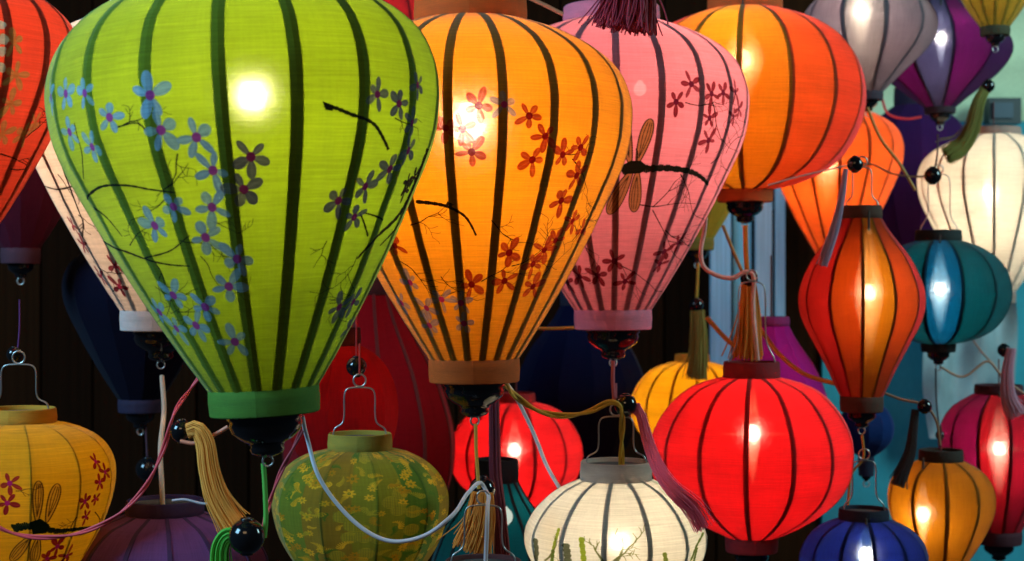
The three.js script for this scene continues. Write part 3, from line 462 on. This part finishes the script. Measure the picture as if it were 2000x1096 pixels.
// --- unlit ones
const dull = (color) => cloth(color, { rough: 1, through: 0.3, satin: true, open: 1 });
{ // brocade, an unlit lantern brightened by a weak added lamp inside
  const W = 1024, H = 512;
  const p = paintedCloth('#5a9030', satin, (g) => {
    const ell = (x, y, a, b, t, c) => { g.fillStyle = c; g.beginPath(); g.ellipse(x, y, a, b, t, 0, 7); g.fill(); };
    const ways = ['#8a8a22', '#5c7c26', '#a0862a', '#72882a', '#927a22'];
    for (let i = 0; i < 10; i++) { g.fillStyle = ways[i % 5]; g.fillRect(i * W / 10, 0, W / 10 + 1, H); }
    for (let m = 0; m < 900; m++) {
      const x = rr(-10, W + 10), y = rr(-10, H + 10), gold = ['#e0b020', '#c8a824', '#eebc28', '#b0a428', '#c08e18', '#4e7a26'][m % 6], z = rr(0.4, 0.68);
      if (m % 4 === 0) { for (let i = 0; i < 7; i++) { const a = i / 7 * 6.283 + m; ell(x + Math.cos(a) * 12 * z, y + Math.sin(a) * 13 * z, 10 * z, 5 * z, a, gold); } ell(x, y, 5 * z, 6 * z, 0, '#5c7a24'); ell(x, y, 2.5 * z, 3 * z, 0, gold); }
      else if (m % 4 < 3) { let a = rr(0, 6.28), px = x, py = y; const bend = rr(-0.35, 0.35); for (let i = 0; i < 9; i++) { a += bend; px += Math.cos(a) * 7 * z; py += Math.sin(a) * 7 * z; ell(px, py, 5 * z, 1.8 * z, a, gold); const q = 1 - i / 12; ell(px + Math.cos(a + 1.2) * 9 * z * q, py + Math.sin(a + 1.2) * 9 * z * q, 9 * z * q, 3 * z * q, a + 0.8, gold); ell(px + Math.cos(a - 1.2) * 8 * z * q, py + Math.sin(a - 1.2) * 8 * z * q, 8 * z * q, 2.6 * z * q, a - 0.8, gold); } }
      else if (m % 12 === 3) { ell(x, y, 17, 20, 0, gold); g.strokeStyle = '#8a8a2c'; g.lineWidth = 1.2; for (let i = -3; i <= 3; i++) { g.beginPath(); g.moveTo(x + i * 5, y - 17); g.lineTo(x + i * 5, y + 17); g.moveTo(x - 15, y + i * 5); g.lineTo(x + 15, y + i * 5); g.stroke(); } }
    }
  }, W, H);
  lantern({ x: 703, y: 975, d: 2.1, R: 174, n: 10, phase: 0.2, profile: [[0.57, 0.34], [0.51, 0.6], [0.38, 0.81], [0.2, 0.95], [0, 1], [-0.25, 0.97], [-0.5, 0.88], [-0.8, 0.68], [-1.1, 0.4]], ribW: 5, flat: 1, fabric: cloth(0xffffff, { map: p.map, mask: p.mask, rough: 1, through: 0.35, open: 1 }), band: C(0.4, 0.28, 0.03), bandTop: 30, handle: 86, cord: 60, cordColor: C(0.5, 0.03, 0.02), lit: 0.5, glow: 1, label: 'dim green and gold brocade lantern below the green and orange ones' });
}
lantern({ x: 322, y: 1108, d: 2.2, R: 200, n: 14, phase: 0.05, profile: GLOBE.map(([y, r]) => [y * 0.72, r]).map(([y, r], i) => i === 0 ? [y, 0.36] : [y, r]), ribW: 9, ribColor: C(0.05, 0.015, 0.08), fabric: dull(C(0.24, 0.085, 0.27)), band: C(0.05, 0.015, 0.07), bandTop: 26, cord: 0, label: 'dull purple unlit lantern at the bottom left' });
lantern({ x: 722, y: 880, d: 2.85, R: 168, n: 12, phase: 0.15, profile: SPINDLE.map(([y, r]) => [y * 1.35, r]), ribW: 8, ribColor: C(0.12, 0.002, 0.004), fabric: dull(C(0.34, 0.003, 0.01)), band: C(0.06, 0.002, 0.006), label: 'large dark red lantern behind the brocade one' });
lantern({ x: 668, y: 800, d: 2.45, R: 112, n: 12, phase: 0.3, profile: ROUND.map(([y, r]) => [y * 1.45, r]), ribW: 6, fabric: dull(C(0.7, 0.006, 0.008)), band: C(0.08, 0.003, 0.006), label: 'narrow red lantern just above the brocade one' });
lantern({ x: 274, y: 560, d: 2.75, R: 148, n: 12, phase: 0.1, profile: BALLOON, ribW: 7, fabric: dull(C(0.004, 0.003, 0.016)), band: C(0.02, 0.01, 0.04), bandBottom: 22, label: 'dark navy lantern below the cream one' });
lantern({ x: 40, y: 300, d: 2.6, R: 128, n: 14, profile: BALLOON.map(([y, r]) => [y * 0.98, r]), ribW: 7, fabric: dull(C(0.12, 0.01, 0.03)), band: C(0.07, 0.015, 0.03), bandBottom: 26, label: 'dark maroon lantern under the coral one' });
const cone = lantern({ x: 970, y: 1130, d: 2.6, R: 132, n: 14, phase: 0.1, profile: SPINDLE.map(([y, r]) => [y * 1.08, r]), ribW: 7, ribColor: C(0.004, 0.01, 0.012), fabric: silk(C(0.006, 0.3, 0.34), 0.9), band: C(0.01, 0.014, 0.02), bandTop: 40, lit: 0.3, bulb: [985, 1010], glow: 8, warm: [0.8, 0.95, 0.9], label: 'teal spindle lantern at the bottom middle, before the small red globe' });
lantern({ x: 944, y: 1170, d: 1.95, R: 120, n: 12, profile: GLOBE.map(([y, r], i) => i === 0 ? [y * 0.7, 0.6] : [y * 0.7, Math.max(r, 0.5)]), ribW: 9, fabric: dull(C(0.16, 0.02, 0.03)), band: C(0.09, 0.02, 0.02), bandTop: 14, handle: 104, cord: 0, label: 'maroon lantern cut by the bottom edge, only its rim and wire showing' });
lantern({ x: 1506, y: 800, d: 2.95, R: 112, n: 12, phase: 0.2, profile: SPINDLE.map(([y, r]) => [y * 1.1, r]), ribW: 6, fabric: dull(C(0.55, 0.012, 0.3)), band: C(0.3, 0.01, 0.14), bandTop: 14, cord: 130, label: 'magenta lantern behind the top of the large red globe' });
lantern({ x: 1362, y: 300, d: 3.2, R: 112, n: 14, profile: BALLOON, ribW: 5, fabric: dull(C(0.5, 0.36, 0.03)), band: C(0.2, 0.15, 0.01), bandBottom: 20, lit: 0.1, glow: 2, label: 'olive yellow lantern hidden behind the pink one' });
lantern({ x: 1135, y: 770, d: 3.3, R: 130, n: 12, phase: 0.2, profile: SPINDLE, ribW: 6, fabric: dull(C(0.002, 0.004, 0.035)), band: C(0.01, 0.01, 0.03), label: 'dark blue lantern below the pink one' });
lantern({ x: 1790, y: 330, d: 3.75, R: 108, n: 12, phase: 0.1, profile: ONION.map(([y, r]) => [y * 1.7, r]), ribW: 5, fabric: dull(C(0.05, 0.008, 0.08)), band: C(0.02, 0.008, 0.03), label: 'dark plum lantern under the deep purple one' });
lantern({ x: 1692, y: 836, d: 3.0, R: 54, n: 12, phase: 0.1, profile: GLOBE.map(([y, r]) => [y * 1.25, r]), ribW: 5, fabric: dull(C(0.012, 0.05, 0.22)), band: C(0.01, 0.02, 0.06), bandTop: 10, label: 'small navy blue lantern under the amber spindle' });
lantern({ x: 745, y: 60, d: 2.75, R: 112, n: 12, profile: ROUND, ribW: 8, fabric: plain(C(0.8, 0.02, 0.03)), band: C(0.2, 0.005, 0.01), lit: 0.5, glow: 10, label: 'red lantern peeping out between the green and orange tops' });

// ------------------------------------------------------------------ beads, tassels and cords
function bead(parent, p, r, axis = 0) {
  const g = mergeGeometries([new THREE.SphereGeometry(r, 28, 20), new THREE.TorusGeometry(r * 0.3, r * 0.09, 8, 18).rotateX(Math.PI / 2).translate(0, r * 0.95, 0), new THREE.TorusGeometry(r * 0.3, r * 0.09, 8, 18).rotateX(Math.PI / 2).translate(0, -r * 0.95, 0)]);
  const m = part('bead', g, black, parent); m.position.copy(p); m.rotation.z = axis; return m;
}
function threadBundle(path, w0, w1, count, r, fray = 0.25, dz = 0.7) {          // path: world points along the tassel's middle, widths in metres
  const curve = new THREE.CatmullRomCurve3(path, false, 'centripetal'), N = 14, gs = [];
  for (let i = 0; i < count; i++) {
    const a = rr(0, 6.283), q = Math.sqrt(rnd()), ox = Math.cos(a) * q, oz = Math.sin(a) * q * dz, end = 1 - rr(0, 0.2) * rnd(), ph = rr(0, 6), am = rr(0, 0.12), stray = rnd() < 0.08 ? rr(1, 2) : 1, pts = [];
    for (let j = 0; j <= N; j++) {
      const t = j / N * end, c = curve.getPoint(t), tan = curve.getTangent(t), side = new THREE.Vector3(-tan.y, tan.x, 0).normalize();
      const w = w0 + (w1 - w0) * Math.pow(t, 1.2), k = w * (ox * (1 + (stray - 1) * t * t) + am * Math.sin(ph + t * 7) * (0.2 + t) + fray * am * t);
      pts.push(c.addScaledVector(side, -k).add(new THREE.Vector3(0, 0, oz * w)));
    }
    gs.push(new THREE.TubeGeometry(new THREE.CatmullRomCurve3(pts), N, r * rr(0.8, 1.2), 4, false));
  }
  return mergeGeometries(gs);
}
const thread = (c) => new THREE.MeshPhysicalMaterial({ color: c, roughness: 0.65, sheen: 0.5, sheenColor: c, sheenRoughness: 0.5 });
function tassel(o) {
  const T = thing('silk_tassel', o.label, 'tassel', 'silk tassels hanging among the lanterns'), s = K * o.d;
  const P = (p) => at(p[0], p[1], p[2] ?? o.d);
  part('threads', threadBundle(o.path.map(P), o.w[0] * s, o.w[1] * s, Math.round((o.count ?? 110) * (o.r ? 1 : 1.5)), (o.r ?? 0.85) * s, o.fray), thread(o.color), T);
  if (o.bead) bead(T, P(o.bead), o.bead[3] * s);
  if (o.knot) part('knot', new THREE.SphereGeometry(o.knot[2] * s, 14, 10).scale(1, 1.3, 1).translate(...P(o.knot).toArray()), thread(o.color), T);
  if (o.string) part('string', smoothTube(o.string.map(P), (o.stringR ?? 3) * s, 30), std(o.stringColor ?? o.color, 0.8), T);
  return T;
}
function cable(label, pts, d, r, color, twist = 0, rough = 0.55) {
  const world = pts.map((p) => at(p[0], p[1], p[2] ?? d)), curve = new THREE.CatmullRomCurve3(world, false, 'centripetal'), len = curve.getLength(), R = r * K * d, N = Math.min(400, Math.max(40, Math.round(len / 0.004)));
  let geo;
  if (!twist) geo = new THREE.TubeGeometry(curve, N, R, 8, false);
  else {
    geo = mergeGeometries([0, Math.PI].map((ph) => new THREE.TubeGeometry(new THREE.CatmullRomCurve3(Array.from({ length: N + 1 }, (_, i) => { const t = i / N, c = curve.getPointAt(t), tan = curve.getTangentAt(t), side = new THREE.Vector3(-tan.y, tan.x, 0).normalize(), a = ph + t * len / twist * 6.283; return c.addScaledVector(side, Math.cos(a) * R * 0.95).add(new THREE.Vector3(0, 0, Math.sin(a) * R * 0.95)); })), N, R, 6, false)));
  }
  const c = thing('electric_cable', label, 'cable', 'cables strung between the lanterns');
  part('insulation', geo, std(color, rough), c);
  return c;
}

const crimson = C(0.3, 0.008, 0.03), gold = C(0.95, 0.42, 0.07), leaf = C(0.06, 0.42, 0.03), olive = C(0.22, 0.2, 0.03), saffron = C(0.72, 0.24, 0.02), rose = C(0.95, 0.16, 0.3), lilacC = C(0.4, 0.3, 0.45);

tassel({ label: 'thick dark crimson tassel lying on top of the pink lantern', d: 2.2, path: [[1228, -90], [1232, -40], [1230, 5], [1222, 62]], w: [34, 62], count: 320, color: crimson, r: 1.5, fray: 0.5 });
tassel({ label: 'golden yellow tassel strung slantwise between two black beads', d: 1.78, path: [[366, 843], [384, 838], [400, 862], [408, 912], [424, 968], [452, 1016], [468, 1040]], w: [15, 28], count: 240, color: gold, bead: [355, 842, 1.8, 23], r: 0.9, fray: 0.9 });
tassel({ label: 'bright green tassel under the glossy black bead, bottom left', d: 1.73, path: [[462, 1046], [444, 1048], [432, 1068], [430, 1110], [432, 1150]], w: [14, 22], count: 110, color: leaf, bead: [482, 1048, 1.72, 35], string: [[514, 905], [517, 950], [519, 1010], [516, 1050]], stringColor: C(0.1, 0.42, 0.05), stringR: 5, r: 1.5 });
tassel({ label: 'dark crimson tassel hanging below the foot of the orange lantern', d: 2.2, path: [[965, 770], [966, 850], [968, 930], [976, 1000], [984, 1110]], w: [9, 14], count: 90, color: C(0.13, 0.006, 0.016), r: 1.6 });
tassel({ label: 'orange tassel under the bead at the bottom middle', d: 2.02, path: [[942, 962], [940, 990], [934, 1030], [918, 1080]], w: [22, 40], count: 150, color: saffron, bead: [942, 956, 2.04, 26], string: [[929, 828], [930, 880], [933, 925], [935, 955]], stringColor: C(0.6, 0.3, 0.03), stringR: 3.5 });
tassel({ label: 'rose pink tassel draped from the bead onto the white lantern', d: 2.12, path: [[1230, 800], [1240, 792], [1250, 806], [1262, 852], [1284, 912, 2.07], [1322, 965, 2.0], [1352, 992, 2.0], [1376, 1034, 2.0]], w: [7, 17], count: 130, color: rose, bead: [1222, 791, 2.12, 22], string: [[1198, 705], [1197, 740], [1200, 786]], stringColor: C(0.55, 0.12, 0.16), stringR: 4, fray: 1.3, r: 1.0 });
tassel({ label: 'orange tassel hanging into the top of the large red globe', d: 2.5, path: [[1462, 548], [1464, 590], [1464, 640], [1462, 705]], w: [14, 30], count: 130, color: saffron, bead: [1463, 545, 2.5, 17], string: [[1456, 440], [1457, 490], [1460, 540]], stringR: 5, r: 1.2 });
tassel({ label: 'olive green tassel hanging onto the yellow globe', d: 2.9, path: [[1362, 606], [1364, 640], [1364, 690], [1362, 742]], w: [14, 20], count: 110, color: olive, bead: [1360, 596, 2.9, 14], string: [[1364, 515], [1362, 560], [1360, 596]], stringColor: C(0.4, 0.25, 0.02) });
tassel({ label: 'olive green tassel falling over the top of the ivory lantern', d: 3.05, path: [[1926, 172], [1912, 200], [1900, 250], [1878, 286], [1846, 306]], w: [10, 20], count: 120, color: olive, bead: [1930, 168, 3.05, 13] });
tassel({ label: 'lilac tassel beside the top of the amber spindle lantern', d: 2.48, path: [[1652, 330], [1645, 380], [1632, 440], [1606, 520]], w: [4, 11], count: 70, color: lilacC, bead: [1670, 321, 2.5, 16], fray: 0.6 });
tassel({ label: 'black tassel draped on the amber gold lantern', d: 2.6, path: [[1788, 800], [1784, 840], [1778, 884], [1762, 922], [1752, 950]], w: [7, 15], count: 80, color: C(0.02, 0.025, 0.03), bead: [1806, 794, 2.6, 14] });
tassel({ label: 'pale pink tassel hanging onto the crimson lantern at the right edge', d: 2.85, path: [[1976, 680], [1968, 730], [1972, 780], [1990, 812]], w: [9, 20], count: 90, color: C(0.6, 0.28, 0.38), bead: [1961, 684, 2.9, 13] });
// beads hung on their own strings
function beadString(label, x, y, r, d, string, color) {
  const b = thing('bead_string', label, 'bead', null), s = K * d;
  bead(b, at(x, y, d), r * s);
  part('string', smoothTube(string.map((p) => at(p[0], p[1], p[2] ?? d)), 1.8 * s, 24), std(color, 0.8), b);
}
beadString('black bead on a red string above the brocade lantern', 696, 716, 20, 2.14, [[697, 560], [696, 640], [696, 705]], C(0.45, 0.02, 0.02));
beadString('black bead on a purple string above the yellow lantern', 28, 692, 15, 2.14, [[38, 585], [38, 640], [34, 690]], C(0.12, 0.02, 0.14));
beadString('black bead on a dark string at the far left between navy and purple lanterns', 288, 916, 23, 2.75, [[284, 830], [286, 870], [288, 912]], C(0.08, 0.03, 0.05));
beadString('black bead before the ivory lantern, above the teal one', 1822, 343, 17, 2.92, [[1832, 262], [1831, 300], [1824, 340]], C(0.08, 0.05, 0.05));
beadString('black bead on a long thread below the teal lantern', 1836, 850, 9, 2.95, [[1828, 720], [1829, 780], [1836, 850]], C(0.05, 0.03, 0.04));

// cables
cable('white cable sagging between the green lantern and the bottom bead', [[590, 812, 1.76], [600, 856], [622, 930], [676, 1004], [730, 1046], [772, 1058], [830, 1046], [880, 1010], [915, 962, 1.94], [940, 944, 1.98], [950, 960, 1.98], [952, 1000], [948, 1110]], 1.86, 4.2, C(0.72, 0.68, 0.74));
cable('red twisted cable swinging across the yellow lantern at lower left', [[400, 722, 1.95], [372, 760, 1.95], [340, 808], [318, 880], [284, 950], [232, 1004], [160, 1040], [80, 1050], [20, 1040], [-60, 1000]], 1.9, 2.7, C(0.7, 0.06, 0.08), 0.13);
cable('red twisted cable from the green lantern foot to the glossy bead', [[590, 840, 1.78], [570, 880], [545, 930], [524, 990], [510, 1040, 1.74]], 1.78, 2.6, C(0.5, 0.05, 0.07), 0.1);
cable('salmon pink cable from the yellow tassel to the green foot', [[352, 862], [378, 866], [400, 858], [425, 846], [445, 834]], 1.79, 4, C(0.75, 0.26, 0.16));
cable('yellow twisted cable from the orange lantern to the rose tassel bead', [[985, 748, 2.05], [1010, 776], [1050, 802], [1100, 812], [1150, 804], [1192, 786], [1210, 792, 2.1], [1214, 860, 2.14], [1214, 912, 2.15]], 2.1, 3.4, C(0.6, 0.36, 0.03), 0.12);
cable('thin white cable from the orange lantern down to the white lantern', [[986, 744, 2.08], [1012, 784], [1044, 850], [1068, 910], [1092, 952]], 2.16, 4, C(0.7, 0.66, 0.66));
cable('pale pink cable looping from the pink lantern to the orange tassel', [[1378, 425, 2.45], [1376, 450], [1369, 490], [1374, 520], [1400, 538], [1432, 543], [1456, 531, 2.46], [1470, 536, 2.46], [1471, 590, 2.46], [1474, 640, 2.44], [1480, 704, 2.44]], 2.46, 4.4, C(0.75, 0.4, 0.36));
cable('yellow cable running behind the red globe to the amber spindle', [[1380, 620], [1430, 672], [1470, 690], [1478, 640], [1520, 690], [1570, 730], [1640, 752]], 2.62, 4.5, C(0.5, 0.27, 0.03));
cable('ochre cable crossing behind the pink lantern foot', [[1010, 636], [1060, 642], [1130, 640]], 2.62, 3.4, C(0.45, 0.24, 0.03));
cable('grey thread stretched below the round orange red lantern', [[1500, 362], [1560, 345], [1668, 320]], 2.6, 1.6, C(0.5, 0.45, 0.45));
cable('ochre cable hanging past the orange balloon lantern at right', [[1694, 210], [1720, 270], [1756, 318], [1788, 372]], 3.05, 3, C(0.4, 0.22, 0.03));
cable('thin dark cable looped before the orange balloon lantern', [[1668, 322], [1700, 320], [1740, 338], [1780, 345], [1822, 343]], 2.95, 1.8, C(0.2, 0.08, 0.03));
cable('red cable under the lilac lantern', [[1722, 190], [1735, 222], [1770, 232], [1800, 228]], 3.3, 2.6, C(0.5, 0.02, 0.03));
cable('brown cable running from the amber spindle to the black tassel', [[1722, 766], [1760, 780], [1806, 792], [1828, 820], [1836, 870]], 2.64, 2.6, C(0.3, 0.14, 0.06));
cable('brown cable knotted before the pale cloth at the right', [[1836, 716], [1880, 736], [1930, 706], [1952, 728], [1996, 766], [2030, 780]], 3.0, 2.4, C(0.4, 0.2, 0.12));
cable('brown cable slanting across the pale cloth behind the teal lantern', [[1890, 650], [1920, 690], [1940, 712], [1958, 740]], 3.3, 2, C(0.35, 0.16, 0.12));
cable('salmon cable at the top between orange and pink lanterns', [[1020, -10], [1060, 8], [1100, 28]], 2.3, 4, C(0.5, 0.2, 0.1));
cable('grey cable lying on the rim of the purple lantern', [[336, 978], [360, 976], [400, 984], [430, 978]], 2.05, 2.6, C(0.5, 0.46, 0.5));
cable('cream cord hanging down to the purple lantern', [[316, 735, 2.3], [320, 800, 2.26], [313, 880, 2.2], [316, 950, 2.18], [318, 1000, 2.18]], 2.2, 5, C(0.6, 0.4, 0.28));
cable('olive cable tied over the blue lantern', [[1684, 850], [1686, 895], [1664, 925], [1656, 990]], 2.5, 2.6, C(0.35, 0.22, 0.03));
cable('ochre cable hanging in front of the blue shutter', [[1412, 440], [1432, 490], [1456, 545]], 2.7, 3.4, C(0.35, 0.18, 0.02));

renderer.render(scene, camera);
